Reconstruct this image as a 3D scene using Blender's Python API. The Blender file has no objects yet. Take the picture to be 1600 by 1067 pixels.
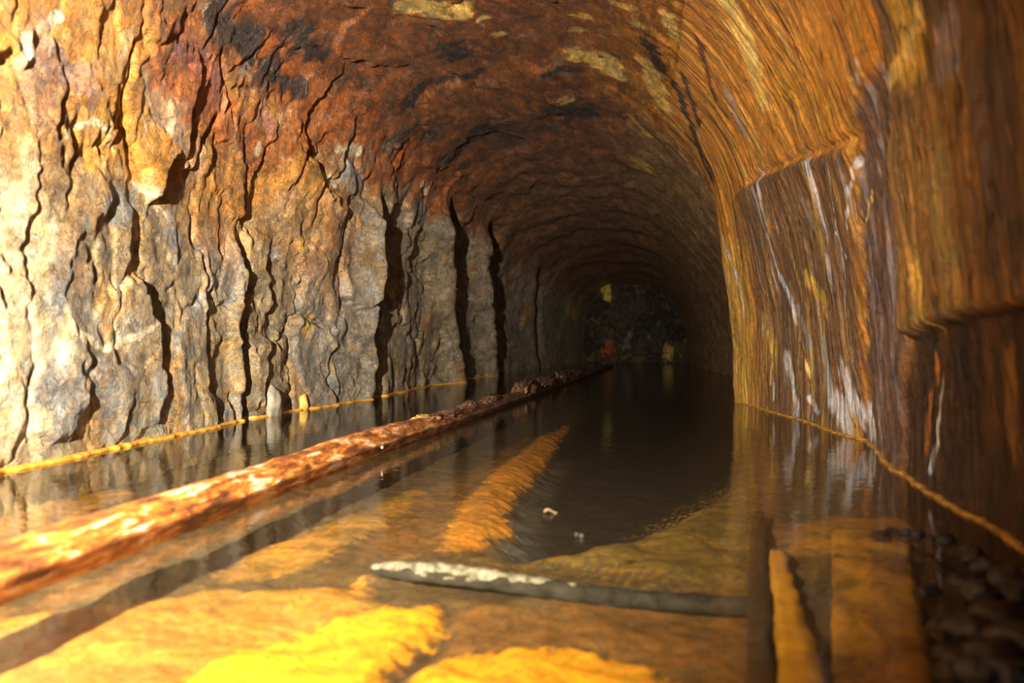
import bpy, bmesh, math, random
import numpy as np
from mathutils import Vector, Matrix, Quaternion

random.seed(7)
rng = np.random.default_rng(11)
scene = bpy.context.scene
col = scene.collection

# ------------------------------------------------------------------ camera, world, light, exposure
W, H = 1600, 1067
FPX = 1244.0                      # focal length in pixels of the 1600 px frame
CAM_H = 0.30                      # camera height above the water
HORIZON = 545.0
YAW = math.atan(0.19)             # the camera looks a little to the left of the tunnel axis (+Y)
PITCH = math.atan((HORIZON - H / 2) / FPX)
CY, SY = math.cos(YAW), math.sin(YAW)

cam_d = bpy.data.cameras.new('camera')
cam = bpy.data.objects.new('camera', cam_d)
col.objects.link(cam)
cam.location = (0, 0, CAM_H)
cam.rotation_euler = (math.pi / 2 + PITCH, 0, YAW)
cam_d.sensor_width = 36.0
cam_d.lens = FPX * 36.0 / W
cam_d.clip_start = 0.01
cam_d.clip_end = 100
cam_d.dof.use_dof = True
cam_d.dof.focus_distance = 3.6
cam_d.dof.aperture_fstop = 2.8
scene.camera = cam

world = bpy.data.worlds.new('world')
scene.world = world
world.use_nodes = True
world.node_tree.nodes['Background'].inputs[0].default_value = (0.75, 0.85, 1.0, 1)
world.node_tree.nodes['Background'].inputs[1].default_value = 0.45      # daylight of the mouth behind the camera


def cw(xc, d, z=0.0):
    """point at lateral xc, depth d seen from the camera's heading -> world"""
    return Vector((xc * CY - d * SY, xc * SY + d * CY, z))


lamp_d = bpy.data.lights.new('hand_lamp', 'SPOT')
lamp = bpy.data.objects.new('hand_lamp', lamp_d)
col.objects.link(lamp)
lamp.location = cw(-0.66, -0.40, 0.70)
lamp_d.energy = 2200
lamp_d.color = (1.0, 0.93, 0.80)
lamp_d.spot_size = math.radians(100)
lamp_d.spot_blend = 1.0
lamp_d.shadow_soft_size = 0.02
aim = cw(-0.66 + math.tan(math.radians(-8)), 0.60, 0.70 + math.tan(math.radians(-6))) - lamp.location
lamp.rotation_euler = aim.to_track_quat('-Z', 'Y').to_euler()

scene.view_settings.view_transform = 'Standard'
scene.view_settings.look = 'None'
scene.view_settings.exposure = 0.22
scene.view_settings.gamma = 1.0
scene.view_settings.use_curve_mapping = False


# ------------------------------------------------------------------ numpy noise
def _hash(ix, iy, seed):
    h = (ix.astype(np.int64) * 374761393 + iy.astype(np.int64) * 668265263 + seed * 974634777) & 0xFFFFFFFF
    h = ((h ^ (h >> 13)) * 1274126177) & 0xFFFFFFFF
    h = ((h ^ (h >> 16)) * 2246822519) & 0xFFFFFFFF
    return (h ^ (h >> 15)) & 0xFFFFFFFF


def rnd(ix, iy, seed):
    return (_hash(ix, iy, seed) & 0xFFFFFF).astype(np.float32) / np.float32(0xFFFFFF)


def perlin(x, y, seed=0):
    x = np.asarray(x, np.float32); y = np.asarray(y, np.float32)
    x0 = np.floor(x); y0 = np.floor(y)
    fx = x - x0; fy = y - y0
    x0 = x0.astype(np.int64); y0 = y0.astype(np.int64)
    u = fx * fx * fx * (fx * (fx * 6 - 15) + 10)
    v = fy * fy * fy * (fy * (fy * 6 - 15) + 10)

    def g(dx, dy):
        a = rnd(x0 + dx, y0 + dy, seed) * np.float32(2 * math.pi)
        return np.cos(a) * (fx - dx) + np.sin(a) * (fy - dy)
    a = g(0, 0); b = g(1, 0); c = g(0, 1); d = g(1, 1)
    return (a + u * (b - a) + v * ((c + u * (d - c)) - (a + u * (b - a)))) * 1.5


def fbm(x, y, seed=0, octv=4, gain=0.5):
    t = 0; a = 1.0; n = 0
    for k in range(octv):
        t = t + a * perlin(x * 2 ** k, y * 2 ** k, seed + 17 * k)
        n += a; a *= gain
    return t / n


def ridged(x, y, seed=0, octv=3):
    t = 0; a = 1.0; n = 0
    for k in range(octv):
        t = t + a * (1 - 2 * np.abs(perlin(x * 2 ** k, y * 2 ** k, seed + 31 * k)))
        n += a; a *= 0.5
    return t / n


def voronoi(x, y, seed=0, jit=0.9):
    """F1, F2, id pair, offset from the cell's point"""
    x0 = np.floor(x).astype(np.int64); y0 = np.floor(y).astype(np.int64)
    f1 = np.full(x.shape, 9.0, np.float32); f2 = f1.copy()
    ci = np.zeros(x.shape, np.int64); cj = ci.copy()
    ox = np.zeros(x.shape, np.float32); oy = ox.copy()
    for i in (-1, 0, 1):
        for j in (-1, 0, 1):
            px = x0 + i; py = y0 + j
            qx = x - (px + 0.5 + (rnd(px, py, seed) - 0.5) * jit)
            qy = y - (py + 0.5 + (rnd(px, py, seed + 5) - 0.5) * jit)
            d = np.sqrt(qx * qx + qy * qy).astype(np.float32)
            near = d < f1
            f2 = np.where(near, f1, np.minimum(f2, d))
            ci = np.where(near, px, ci); cj = np.where(near, py, cj)
            ox = np.where(near, qx, ox); oy = np.where(near, qy, oy)
            f1 = np.where(near, d, f1)
    return f1, f2, ci, cj, ox, oy


def sstep(a, b, x):
    t = np.clip((x - a) / (b - a), 0, 1)
    return t * t * (3 - 2 * t)


def mix(c, rgb, m):
    m = np.clip(m, 0, 1)[..., None]
    return c * (1 - m) + np.asarray(rgb, np.float32) * m


# ------------------------------------------------------------------ materials
def mat_base(name):
    m = bpy.data.materials.new(name)
    m.use_nodes = True
    nt = m.node_tree
    return m, nt, nt.nodes['Principled BSDF']


def nd(nt, typ, **kw):
    n = nt.nodes.new(typ)
    for k, v in kw.items():
        if k in n.inputs.keys():
            n.inputs[k].default_value = v
        else:
            setattr(n, k, v)
    return n


def rock_material(name, su, sv, bump=0.5, rough=(0.32, 0.62), lines=0.0, vary=0.55, fine=60, along=0.6, cracks=False, veins=0.6):
    """painted mineral colours x grain; su, sv: grain frequency along and around the tunnel"""
    m, nt, p = mat_base(name)
    L = nt.links.new
    at = nd(nt, 'ShaderNodeAttribute', attribute_name='Col')
    uv = nd(nt, 'ShaderNodeUVMap', uv_map='UVMap')
    tc = nd(nt, 'ShaderNodeTexCoord')
    mp = nd(nt, 'ShaderNodeMapping')
    if lines:
        mp.inputs['Scale'].default_value = (su, sv, 1)
        L(uv.outputs[0], mp.inputs[0])
    else:
        mp.inputs['Scale'].default_value = (su, su * along, sv)
        L(tc.outputs['Object'], mp.inputs[0])
    n1 = nd(nt, 'ShaderNodeTexNoise', Scale=1.0, Detail=7.0, Roughness=0.68, Distortion=0.6)
    L(mp.outputs[0], n1.inputs['Vector'])
    mp2 = nd(nt, 'ShaderNodeMapping'); mp2.inputs['Scale'].default_value = (fine, fine * along, fine * 0.75)
    L(tc.outputs['Object'], mp2.inputs[0])
    n2 = nd(nt, 'ShaderNodeTexNoise', Scale=1.0, Detail=9.0, Roughness=0.7, Distortion=0.9)
    L(mp2.outputs[0], n2.inputs['Vector'])
    # colour variation
    r1 = nd(nt, 'ShaderNodeMapRange'); r1.inputs[1].default_value = 0.32; r1.inputs[2].default_value = 0.68
    r1.inputs[3].default_value = 1 - vary; r1.inputs[4].default_value = 1 + vary * 0.8
    L(n1.outputs['Fac'], r1.inputs[0])
    r2 = nd(nt, 'ShaderNodeMapRange'); r2.inputs[1].default_value = 0.3; r2.inputs[2].default_value = 0.7
    r2.inputs[3].default_value = 0.6; r2.inputs[4].default_value = 1.4
    L(n2.outputs['Fac'], r2.inputs[0])
    mu = nd(nt, 'ShaderNodeMath', operation='MULTIPLY')
    L(r1.outputs[0], mu.inputs[0]); L(r2.outputs[0], mu.inputs[1])
    fac = mu.outputs[0]
    if lines:
        mp3 = nd(nt, 'ShaderNodeMapping'); mp3.inputs['Scale'].default_value = (24, 1.3, 1)  # dark drip lines: mineral, with the shade of the ridges put into the colour
        L(uv.outputs[0], mp3.inputs[0])
        n3 = nd(nt, 'ShaderNodeTexNoise', Scale=1.0, Detail=3.0, Roughness=0.55, Distortion=0.5)
        L(mp3.outputs[0], n3.inputs['Vector'])
        s = nd(nt, 'ShaderNodeMath', operation='SUBTRACT'); s.inputs[1].default_value = 0.5
        L(n3.outputs['Fac'], s.inputs[0])
        a = nd(nt, 'ShaderNodeMath', operation='ABSOLUTE'); L(s.outputs[0], a.inputs[0])
        r3 = nd(nt, 'ShaderNodeMapRange'); r3.inputs[1].default_value = 0.0; r3.inputs[2].default_value = 0.016
        r3.inputs[3].default_value = 1 - lines; r3.inputs[4].default_value = 1.0
        L(a.outputs[0], r3.inputs[0])
        mu2 = nd(nt, 'ShaderNodeMath', operation='MULTIPLY')
        L(fac, mu2.inputs[0]); L(r3.outputs[0], mu2.inputs[1])
        fac = mu2.outputs[0]
    # cool / warm drift of the mineral tint
    mp4 = nd(nt, 'ShaderNodeMapping'); mp4.inputs['Scale'].default_value = (fine * 0.35, fine * 0.35 * along, fine * 0.22)
    L(tc.outputs['Object'], mp4.inputs[0])
    n4 = nd(nt, 'ShaderNodeTexNoise', Scale=1.0, Detail=6.0, Roughness=0.65, Distortion=1.2)
    L(mp4.outputs[0], n4.inputs['Vector'])
    tint = nd(nt, 'ShaderNodeValToRGB')
    tint.color_ramp.elements[0].position = 0.36; tint.color_ramp.elements[0].color = (0.80, 0.88, 1.0, 1)
    tint.color_ramp.elements[1].position = 0.64; tint.color_ramp.elements[1].color = (1.25, 1.0, 0.68, 1)
    L(n4.outputs['Fac'], tint.inputs[0])
    tm = nd(nt, 'ShaderNodeVectorMath', operation='MULTIPLY')
    L(at.outputs['Color'], tm.inputs[0]); L(tint.outputs[0], tm.inputs[1])
    csrc = tm.outputs[0]
    crack_h = None
    if cracks:
        ds = nd(nt, 'ShaderNodeVectorMath', operation='SCALE'); ds.inputs['Scale'].default_value = 0.9
        L(n4.outputs['Color'], ds.inputs[0])
        hs = []
        for sc_, wd_ in ((0.55, 0.030), (1.4, 0.045)):
            mp5 = nd(nt, 'ShaderNodeMapping'); mp5.inputs['Scale'].default_value = (su * sc_, su * sc_ * along, sv * sc_ * 0.6)
            L(tc.outputs['Object'], mp5.inputs[0])
            ad = nd(nt, 'ShaderNodeVectorMath', operation='ADD'); L(mp5.outputs[0], ad.inputs[0]); L(ds.outputs[0], ad.inputs[1])
            vo = nd(nt, 'ShaderNodeTexVoronoi', feature='DISTANCE_TO_EDGE', Scale=1.0)
            L(ad.outputs[0], vo.inputs['Vector'])
            rv = nd(nt, 'ShaderNodeMapRange'); rv.inputs[1].default_value = 0.0; rv.inputs[2].default_value = wd_
            L(vo.outputs['Distance'], rv.inputs[0])
            hs.append(rv.outputs[0])
        mh = nd(nt, 'ShaderNodeMath', operation='MULTIPLY'); L(hs[0], mh.inputs[0]); L(hs[1], mh.inputs[1])
        crack_h = mh.outputs[0]
        # pale lime veins along the finer joints, where the noise allows
        vein = nd(nt, 'ShaderNodeMapRange'); vein.inputs[1].default_value = 0.50; vein.inputs[2].default_value = 0.62
        vein.inputs[3].default_value = 0.0; vein.inputs[4].default_value = veins
        L(n1.outputs['Fac'], vein.inputs[0])
        inv = nd(nt, 'ShaderNodeMath', operation='SUBTRACT'); inv.inputs[0].default_value = 1.0; L(hs[1], inv.inputs[1])
        vf = nd(nt, 'ShaderNodeMath', operation='MULTIPLY'); L(vein.outputs[0], vf.inputs[0]); L(inv.outputs[0], vf.inputs[1])
        mv = nd(nt, 'ShaderNodeMix', data_type='RGBA'); L(vf.outputs[0], mv.inputs[0]); L(csrc, mv.inputs[6])
        mv.inputs[7].default_value = (0.70, 0.60, 0.40, 1)
        csrc = mv.outputs[2]
    vm = nd(nt, 'ShaderNodeVectorMath', operation='SCALE')
    L(csrc, vm.inputs[0]); L(fac, vm.inputs['Scale'])
    L(vm.outputs[0], p.inputs['Base Color'])
    rr = nd(nt, 'ShaderNodeMapRange'); rr.inputs[1].default_value = 0.35; rr.inputs[2].default_value = 0.65
    rr.inputs[3].default_value = rough[0]; rr.inputs[4].default_value = rough[1]
    L(n2.outputs['Fac'], rr.inputs[0]); L(rr.outputs[0], p.inputs['Roughness'])
    b1 = nd(nt, 'ShaderNodeBump', Strength=bump, Distance=0.05)
    L(n1.outputs['Fac'], b1.inputs['Height'])
    b2 = nd(nt, 'ShaderNodeBump', Strength=bump, Distance=0.016)
    L(n2.outputs['Fac'], b2.inputs['Height']); L(b1.outputs[0], b2.inputs['Normal'])
    nrm = b2.outputs[0]
    if crack_h is not None:
        b3 = nd(nt, 'ShaderNodeBump', Strength=0.8, Distance=0.012)
        L(crack_h, b3.inputs['Height']); L(nrm, b3.inputs['Normal'])
        nrm = b3.outputs[0]
    L(nrm, p.inputs['Normal'])
    return m


def plain_material(name, c1, c2, scale=20, rough=0.5, bump=0.4, dist=0.01, spec=0.5, stretch=(1, 1, 1), c3=None):
    m, nt, p = mat_base(name)
    L = nt.links.new
    tc = nd(nt, 'ShaderNodeTexCoord')
    mp = nd(nt, 'ShaderNodeMapping'); mp.inputs['Scale'].default_value = stretch
    L(tc.outputs['Object'], mp.inputs[0])
    n = nd(nt, 'ShaderNodeTexNoise', Scale=scale, Detail=7.0, Roughness=0.65, Distortion=0.4)
    L(mp.outputs[0], n.inputs['Vector'])
    cr = nd(nt, 'ShaderNodeValToRGB')
    cr.color_ramp.elements[0].position = 0.36; cr.color_ramp.elements[0].color = (*c1, 1)
    cr.color_ramp.elements[1].position = 0.64; cr.color_ramp.elements[1].color = (*c2, 1)
    if c3:
        e = cr.color_ramp.elements.new(0.72); e.color = (*c3, 1)
    L(n.outputs['Fac'], cr.inputs[0]); L(cr.outputs[0], p.inputs['Base Color'])
    p.inputs['Roughness'].default_value = rough
    p.inputs['Specular IOR Level'].default_value = spec
    b = nd(nt, 'ShaderNodeBump', Strength=bump, Distance=dist)
    L(n.outputs['Fac'], b.inputs['Height']); L(b.outputs[0], p.inputs['Normal'])
    return m


M_left = rock_material('fractured_rock', 8, 8, bump=1.0, vary=0.5, rough=(0.25, 0.55), cracks=True)
M_ceil = rock_material('rusty_roof_rock', 12, 12, bump=1.0, vary=0.6, along=0.4, rough=(0.28, 0.55), cracks=True, veins=0.15)
M_right = rock_material('drip_streaked_rock', 26, 3.0, bump=0.7, lines=0.88, vary=0.5, rough=(0.28, 0.55))
M_bed = rock_material('ochre_sediment', 14, 14, bump=0.35, rough=(0.6, 0.9), vary=0.35, along=1.0)

# water: clear, mirror-like, slightly rippled
M_water, nt, p = mat_base('still_water')
nt.nodes.remove(p)
out = nt.nodes['Material Output']
tr = nd(nt, 'ShaderNodeBsdfTransparent'); tr.inputs[0].default_value = (0.80, 0.74, 0.60, 1)
df = nd(nt, 'ShaderNodeBsdfDiffuse'); df.inputs[0].default_value = (0.34, 0.27, 0.15, 1)      # fine silt in the water
mu_ = nd(nt, 'ShaderNodeMixShader'); mu_.inputs[0].default_value = 0.012
nt.links.new(tr.outputs[0], mu_.inputs[1]); nt.links.new(df.outputs[0], mu_.inputs[2])
gl = nd(nt, 'ShaderNodeBsdfGlossy', Roughness=0.035)
lw = nd(nt, 'ShaderNodeLayerWeight', Blend=0.5)
pw = nd(nt, 'ShaderNodeMath', operation='POWER'); pw.inputs[1].default_value = 5.0
fr = nd(nt, 'ShaderNodeMath', operation='MULTIPLY_ADD'); fr.inputs[1].default_value = 0.98; fr.inputs[2].default_value = 0.02
nt.links.new(lw.outputs['Facing'], pw.inputs[0]); nt.links.new(pw.outputs[0], fr.inputs[0])
mx = nd(nt, 'ShaderNodeMixShader')
tc = nd(nt, 'ShaderNodeTexCoord')
nz = nd(nt, 'ShaderNodeTexNoise', Scale=22.0, Detail=3.0, Roughness=0.55)
bp = nd(nt, 'ShaderNodeBump', Strength=0.10, Distance=0.01)
for a, b in ((tc.outputs['Object'], nz.inputs['Vector']), (nz.outputs['Fac'], bp.inputs['Height']),
             (bp.outputs[0], gl.inputs['Normal']), (fr.outputs[0], mx.inputs[0]), (mu_.outputs[0], mx.inputs[1]),
             (gl.outputs[0], mx.inputs[2]), (mx.outputs[0], out.inputs['Surface'])):
    nt.links.new(a, b)


# ------------------------------------------------------------------ object helpers
def tag(o, label=None, cat=None, group=None, kind=None):
    for k, v in (('label', label), ('category', cat), ('group', group), ('kind', kind)):
        if v:
            o[k] = v
    return o


def link(name, me, mat=None, parent=None):
    o = bpy.data.objects.new(name, me)
    col.objects.link(o)
    if mat:
        me.materials.append(mat)
    o.parent = parent
    return o


def np_mesh(name, V, F, normals=None, colors=None, uv=None):
    me = bpy.data.meshes.new(name)
    nv, nf = len(V), len(F)
    me.vertices.add(nv); me.loops.add(nf * 4); me.polygons.add(nf)
    me.vertices.foreach_set('co', np.ascontiguousarray(V, np.float32).ravel())
    me.loops.foreach_set('vertex_index', np.ascontiguousarray(F, np.int32).ravel())
    me.polygons.foreach_set('loop_start', np.arange(0, nf * 4, 4, dtype=np.int32))
    me.polygons.foreach_set('use_smooth', np.ones(nf, bool))
    if colors is not None:
        a = me.color_attributes.new('Col', 'FLOAT_COLOR', 'POINT')
        a.data.foreach_set('color', np.concatenate([colors, np.ones((nv, 1))], 1).astype(np.float32).ravel())
    if uv is not None:
        l = me.uv_layers.new(name='UVMap')
        l.data.foreach_set('uv', np.ascontiguousarray(uv[F.ravel()], np.float32).ravel())
    me.update(calc_edges=True)
    if normals is not None:
        me.normals_split_custom_set_from_vertices(np.ascontiguousarray(normals, np.float32))
    return me


def sub_mesh(name, faces, V, N, C, UV):
    ids, inv = np.unique(faces.ravel(), return_inverse=True)
    return np_mesh(name, V[ids], inv.reshape(-1, 4), N[ids], C[ids], UV[ids])


# ------------------------------------------------------------------ the tunnel: base form
def interp(y, pts):
    p = np.array(pts, float)
    return np.interp(y, p[:, 0], p[:, 1])


LEFT = [(-2, -1.42), (1.0, -1.50), (1.63, -1.55), (3.06, -1.75), (4.41, -1.74), (6.97, -1.91), (9.6, -1.97), (13.7, -1.80), (17.5, -1.62)]
RIGHT = [(-2, 0.47), (1.25, 0.506), (1.43, 0.512), (2.08, 0.538), (2.74, 0.655), (3.56, 0.595), (4.70, 0.40), (4.78, 0.46), (5.0, 0.70),
         (6.0, 0.76), (9.0, 0.763), (11.9, 0.60), (17.5, 0.50)]
RIGHT_HI = [(-2, 0.47), (1.25, 0.506), (2.08, 0.538), (2.74, 0.62), (3.56, 0.595), (4.70, 0.53), (6.0, 0.58), (9.0, 0.62), (11.9, 0.58), (17.5, 0.50)]   # the haunch runs on evenly above the jutting edge
TOP = [(-2, 1.80), (3, 1.86), (4.7, 1.86), (6, 1.86), (12, 1.82), (17.5, 1.70)]
Y_END = 17.0
NL, NR = 3.3, 2.2

ys = list(np.arange(-1.6, 0.9, 0.06))
y = 0.9
while y < Y_END:
    ys.append(y)
    y += max(0.0052, y * y / (1244 * 1.6) * 1.45)
ys.append(Y_END)
ys = np.array(ys)
NCOL = 1250


def profile(n, k=4000):
    a = np.linspace(0, math.pi / 2, k)
    return np.cos(a) ** (2 / n), np.sin(a) ** (2 / n)


fxl, fzl = profile(NL); fxr, fzr = profile(NR)
# chain: left foot -> apex -> right foot (side -1 / +1)
FX = np.concatenate([-fxl, fxr[::-1][1:]]); FZ = np.concatenate([fzl, fzr[::-1][1:]])
PX, PZ = FX * 1.14, FZ * 1.86
DEEP = 0.42
PX = np.concatenate([[PX[0]], PX, [PX[-1]]]); PZ = np.concatenate([[-DEEP], PZ, [-DEEP]])
FX = np.concatenate([[-1], FX, [1]]); FZ = np.concatenate([[-DEEP], FZ, [-DEEP]])
arc = np.concatenate([[0], np.cumsum(np.hypot(np.diff(PX), np.diff(PZ)))])
S_TOT = arc[-1] - 2 * DEEP                      # arc length from left to right waterline
sg = np.linspace(0, arc[-1], NCOL)
fx = np.interp(sg, arc, FX); fz = np.interp(sg, arc, FZ)
S1 = sg - DEEP                                  # s = 0 at the left waterline
tx = np.gradient(np.interp(sg, arc, PX)); tz = np.gradient(np.interp(sg, arc, PZ))
tl = np.hypot(tx, tz)
nx, nz_ = tz / tl, -tx / tl                     # inward normal of the section
k = np.ones(9) / 9
nx = np.convolve(np.pad(nx, 4, 'edge'), k, 'valid'); nz_ = np.convolve(np.pad(nz_, 4, 'edge'), k, 'valid')

xl = interp(ys, LEFT); xr = interp(ys, RIGHT); top = interp(ys, TOP)
xc = (xl + xr) / 2 + 0.03
xrh = interp(ys, RIGHT_HI)
k_hi = sstep(0.30, 0.80, fz)[None, :]
xc = (xl + xrh) / 2 + 0.03
half = np.where(fx[None, :] < 0, (xc - xl)[:, None], (xr - xc)[:, None] * (1 - k_hi) + (xrh - xc)[:, None] * k_hi)
BX = xc[:, None] + fx[None, :] * half
BZ = np.where((fz < 0)[None, :], fz[None, :], fz[None, :] * top[:, None])
BY = np.repeat(ys[:, None], NCOL, 1)
YY = BY.astype(np.float32); SS = np.repeat(S1[None, :], len(ys), 0).astype(np.float32)
SR = (S_TOT - SS)                               # arc length from the right waterline
NROW = len(ys)


def project(X, Y, Z):
    xcam = X * CY + Y * SY
    d = -X * SY + Y * CY
    zc = Z - CAM_H
    cp, sp = math.cos(PITCH), math.sin(PITCH)
    dd = d * cp + zc * sp; uu = zc * cp - d * sp
    dd = np.where(dd > 0.05, dd, np.nan)
    return W / 2 + FPX * xcam / dd, H / 2 - FPX * uu / dd, dd


_px, _py, _pd = project(BX[::2, ::2], BY[::2, ::2], BZ[::2, ::2])


def surf(px, py):
    """picture point -> (y, s) on the rock surface that is seen there"""
    r = (np.abs(_px - px) ** 2 + np.abs(_py - py) ** 2)
    r = np.where(np.isnan(r), 1e12, r)
    near = r < 49
    if near.any():
        q = np.where(near, _pd + r * 0.002, 1e9)
    else:
        q = r
    i, j = np.unravel_index(np.argmin(q), q.shape)
    return float(YY[2 * i, 2 * j]), float(SS[2 * i, 2 * j])


def line_ys(pts):
    return np.array([surf(*q) for q in pts])


# zones
wL = 1 - sstep(1.25, 1.75, SS + 0.12 * perlin(YY * 1.3, SS * 0.5, 3))       # left wall
wR = 1 - sstep(1.35, 2.15, SR)                                             # right wall
wC = np.clip(1 - wL - wR, 0, 1)                                            # roof

# ------------------------------------------------------------------ relief
# left wall: upright fractured slabs
gy = np.log(0.20 + 0.075 * np.maximum(YY, -1.5)) / 0.075
wy = gy + 0.30 * fbm(YY * 3.0, SS * 2.2, 21, 3) + 0.16 * fbm(YY * 7, SS * 11, 19, 4, 0.6)
ws = SS / 0.46 + 0.32 * fbm(YY * 2.5, SS * 2.5, 22, 3) + 0.14 * fbm(YY * 12, SS * 8, 20, 4, 0.6)
f1, f2, ci, cj, ox, oy = voronoi(wy, ws, 40)
edge = f2 - f1
r_off = rnd(ci, cj, 61) - 0.5; r_ty = rnd(ci, cj, 62) - 0.5; r_ts = rnd(ci, cj, 63) - 0.5
DL = r_off * 0.040 + r_ty * ox * 0.10 + r_ts * oy * 0.06
crk = np.exp(-(edge / 0.055) ** 2) * sstep(-0.15, 0.35, perlin(YY * 2.0, SS * 1.5, 23))
DL -= 0.032 * crk
g1, g2, di, dj, px_, py_ = voronoi(wy * 2.4 + 3.3, ws * 2.1 + 0.4 * wy, 41)
DL += (rnd(di, dj, 64) - 0.5) * 0.026 + (rnd(di, dj, 65) - 0.5) * px_ * 0.05 + (rnd(di, dj, 66) - 0.5) * py_ * 0.03
DL -= 0.012 * np.exp(-((g2 - g1) / 0.07) ** 2) * sstep(-0.1, 0.3, perlin(YY * 4, SS * 3, 24))
DL += 0.016 * ridged(YY * 3.2, SS * 1.6, 25, 3) + 0.018 * fbm(YY * 5, SS * 6, 26, 4, 0.6) + 0.05 * fbm(YY * 0.9, SS * 0.9, 27, 2)
# the wide black clefts: the wall stands proud, then falls back
for (pa, pb, wdt, dep) in (((702, 330), (712, 600), 0.50, 0.30), ((766, 360), (772, 590), 0.65, 0.38), ((372, 390), (374, 640), 0.09, 0.09),
                           ((590, 330), (578, 600), 0.20, 0.14), ((848, 420), (845, 560), 0.6, 0.14)):
    (ya, sa), (yb, sb) = surf(*pa), surf(*pb)
    yc = yb + (SS - sb) * (ya - yb) / (sa - sb + 1e-6) + 0.10 * perlin(SS * 4, YY * 0, 70 + pa[0])
    span = sstep(min(sa, sb) - 0.35, min(sa, sb), SS) * (1 - sstep(max(sa, sb) - 0.1, max(sa, sb) + 0.15, SS))
    DL += span * (dep * 0.55 * np.exp(-((YY - yc + wdt * 0.45) / (wdt * 0.40)) ** 2) - dep * sstep(-0.02, 0.02, YY - yc) * (1 - sstep(wdt * 0.5, wdt * 1.1, YY - yc)))

DL *= (1 - 0.5 * sstep(6, 12, YY)) * (0.55 + 0.45 * sstep(2.2, 3.6, YY))

# roof: flaky beds crossing the tunnel on a slant
q1 = YY * 0.8 + SS * 0.5; q2 = -YY * 0.22 + SS * 0.97
h1, h2, ei, ej, hx, hy = voronoi(q1 * 1.3 + 0.4 * fbm(YY * 2, SS * 3, 28, 4, 0.6), q2 * 3.4 + 0.5 * fbm(YY * 2, SS * 3, 29, 4, 0.6), 42)
fade = sstep(0.9, 2.6, SR - 0.6)
DC = 0.5 * ((rnd(ei, ej, 67) - 0.5) * 0.05 + (rnd(ei, ej, 68) - 0.5) * hx * 0.09 + (rnd(ei, ej, 69) - 0.5) * hy * 0.06) * (0.35 + 0.65 * fade)
DC += 0.05 * fbm(YY * 1.1, SS * 1.3, 30, 2) + 0.016 * fbm(YY * 2.6, SS * 7, 31, 4, 0.6) + 0.008 * ridged(q1 * 2.5, q2 * 12, 32, 3) * fade
DC += 0.008 * ridged(YY * 2.2 + 0.3 * perlin(SS * 2, YY, 35), SS * 0.5, 33, 3) * (1 - fade)

# right wall: smooth slabs with drip ridges running down
wv = YY + 0.03 * perlin(SS * 3, YY * 2, 34)
DR = 0.011 * ridged(wv * 9, SS * 0.8, 36, 3) + 0.006 * perlin(wv * 34, SS * 2.0, 37) + 0.004 * perlin(wv * 70, SS * 4.0, 38)
DR += 0.030 * fbm(YY * 1.6, SS * 1.4, 39, 3) + 0.006 * fbm(YY * 14, SS * 10, 43, 3)
L_ab = line_ys([(1160, 296), (1195, 275), (1225, 262), (1260, 246), (1300, 234), (1340, 221)])
L_ab = L_ab[np.argsort(L_ab[:, 0])]
L_c1 = line_ys([(1345, 125), (1352, 215), (1360, 330), (1352, 420), (1345, 500), (1350, 600), (1364, 688)])
L_c2 = line_ys([(1384, 112), (1392, 270), (1405, 400), (1418, 500), (1402, 640), (1384, 733)])
L_de = line_ys([(1424, 521), (1470, 500), (1500, 492), (1550, 487), (1598, 478)])
L_de = L_de[np.argsort(L_de[:, 0])]
L_c1 = L_c1[np.argsort(L_c1[:, 1])]; L_c2 = L_c2[np.argsort(L_c2[:, 1])]
jag = 0.010 * fbm(YY * 16, SS * 16, 44, 3)
s_ab = np.interp(YY, L_ab[:, 0], L_ab[:, 1]) + jag
s_de = np.interp(YY, L_de[:, 0], L_de[:, 1]) + jag
k1 = np.polyfit(L_c1[:, 1], L_c1[:, 0], 1); k2 = np.polyfit(L_c2[:, 1], L_c2[:, 0], 1)
y_c1 = np.polyval(k1, SS) + jag * 0.3
y_c2 = np.polyval(k2, SS) + jag * 0.3
s_ctop = float(L_c1[0, 1])
inC = (YY > y_c2) & (YY < y_c1) & (SS > s_ctop)
inB = (YY >= y_c1) & (YY < 3.95) & (SS > s_ab)
inP = (YY >= 3.95) & (YY < 4.78) & (SR < 1.25)
inA = (YY >= y_c1) & (YY < 3.95) & (SS <= s_ab) & (SR < 2.0)
inE = (YY <= y_c2) & (SS > s_de)
inD = (YY <= y_c2) & (SS <= s_de) & (SR < 2.0)
mC = sstep(-0.02, 0.02, YY - y_c2) * (1 - sstep(-0.015, 0.015, YY - y_c1)) * sstep(0, 0.05, SS - s_ctop)
mB = sstep(-0.02, 0.22, YY - y_c1) * sstep(-0.002, 0.005, SS - s_ab) * (1 - sstep(3.9, 4.4, YY))
mE = (1 - sstep(-0.02, 0.02, YY - y_c2)) * sstep(-0.003, 0.004, SS - s_de)
mD = (1 - sstep(-0.02, 0.02, YY - y_c2)) * (1 - sstep(-0.003, 0.004, SS - s_de))
DR += mB * 0.022 - 0.016 * np.exp(-((SS - s_ab + 0.012) / 0.012) ** 2) * (YY > y_c1) * (YY < 3.9)
DR += -0.012 * mC - 0.030 * mE + 0.012 * mD

D = wL * DL + wC * DC + wR * DR


def blur(A, sr, sc):
    for ax, sg_ in ((0, sr), (1, sc)):
        n = int(3 * sg_ + 1)
        w = np.exp(-0.5 * (np.arange(-n, n + 1) / sg_) ** 2); w /= w.sum()
        P = np.pad(A, [(n, n) if a == ax else (0, 0) for a in (0, 1)], 'edge')
        A = sum(w[i] * (P[i:i + A.shape[0]] if ax == 0 else P[:, i:i + A.shape[1]]) for i in range(2 * n + 1))
    return A


D = blur(D, 0.8, 1.4)
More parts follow.
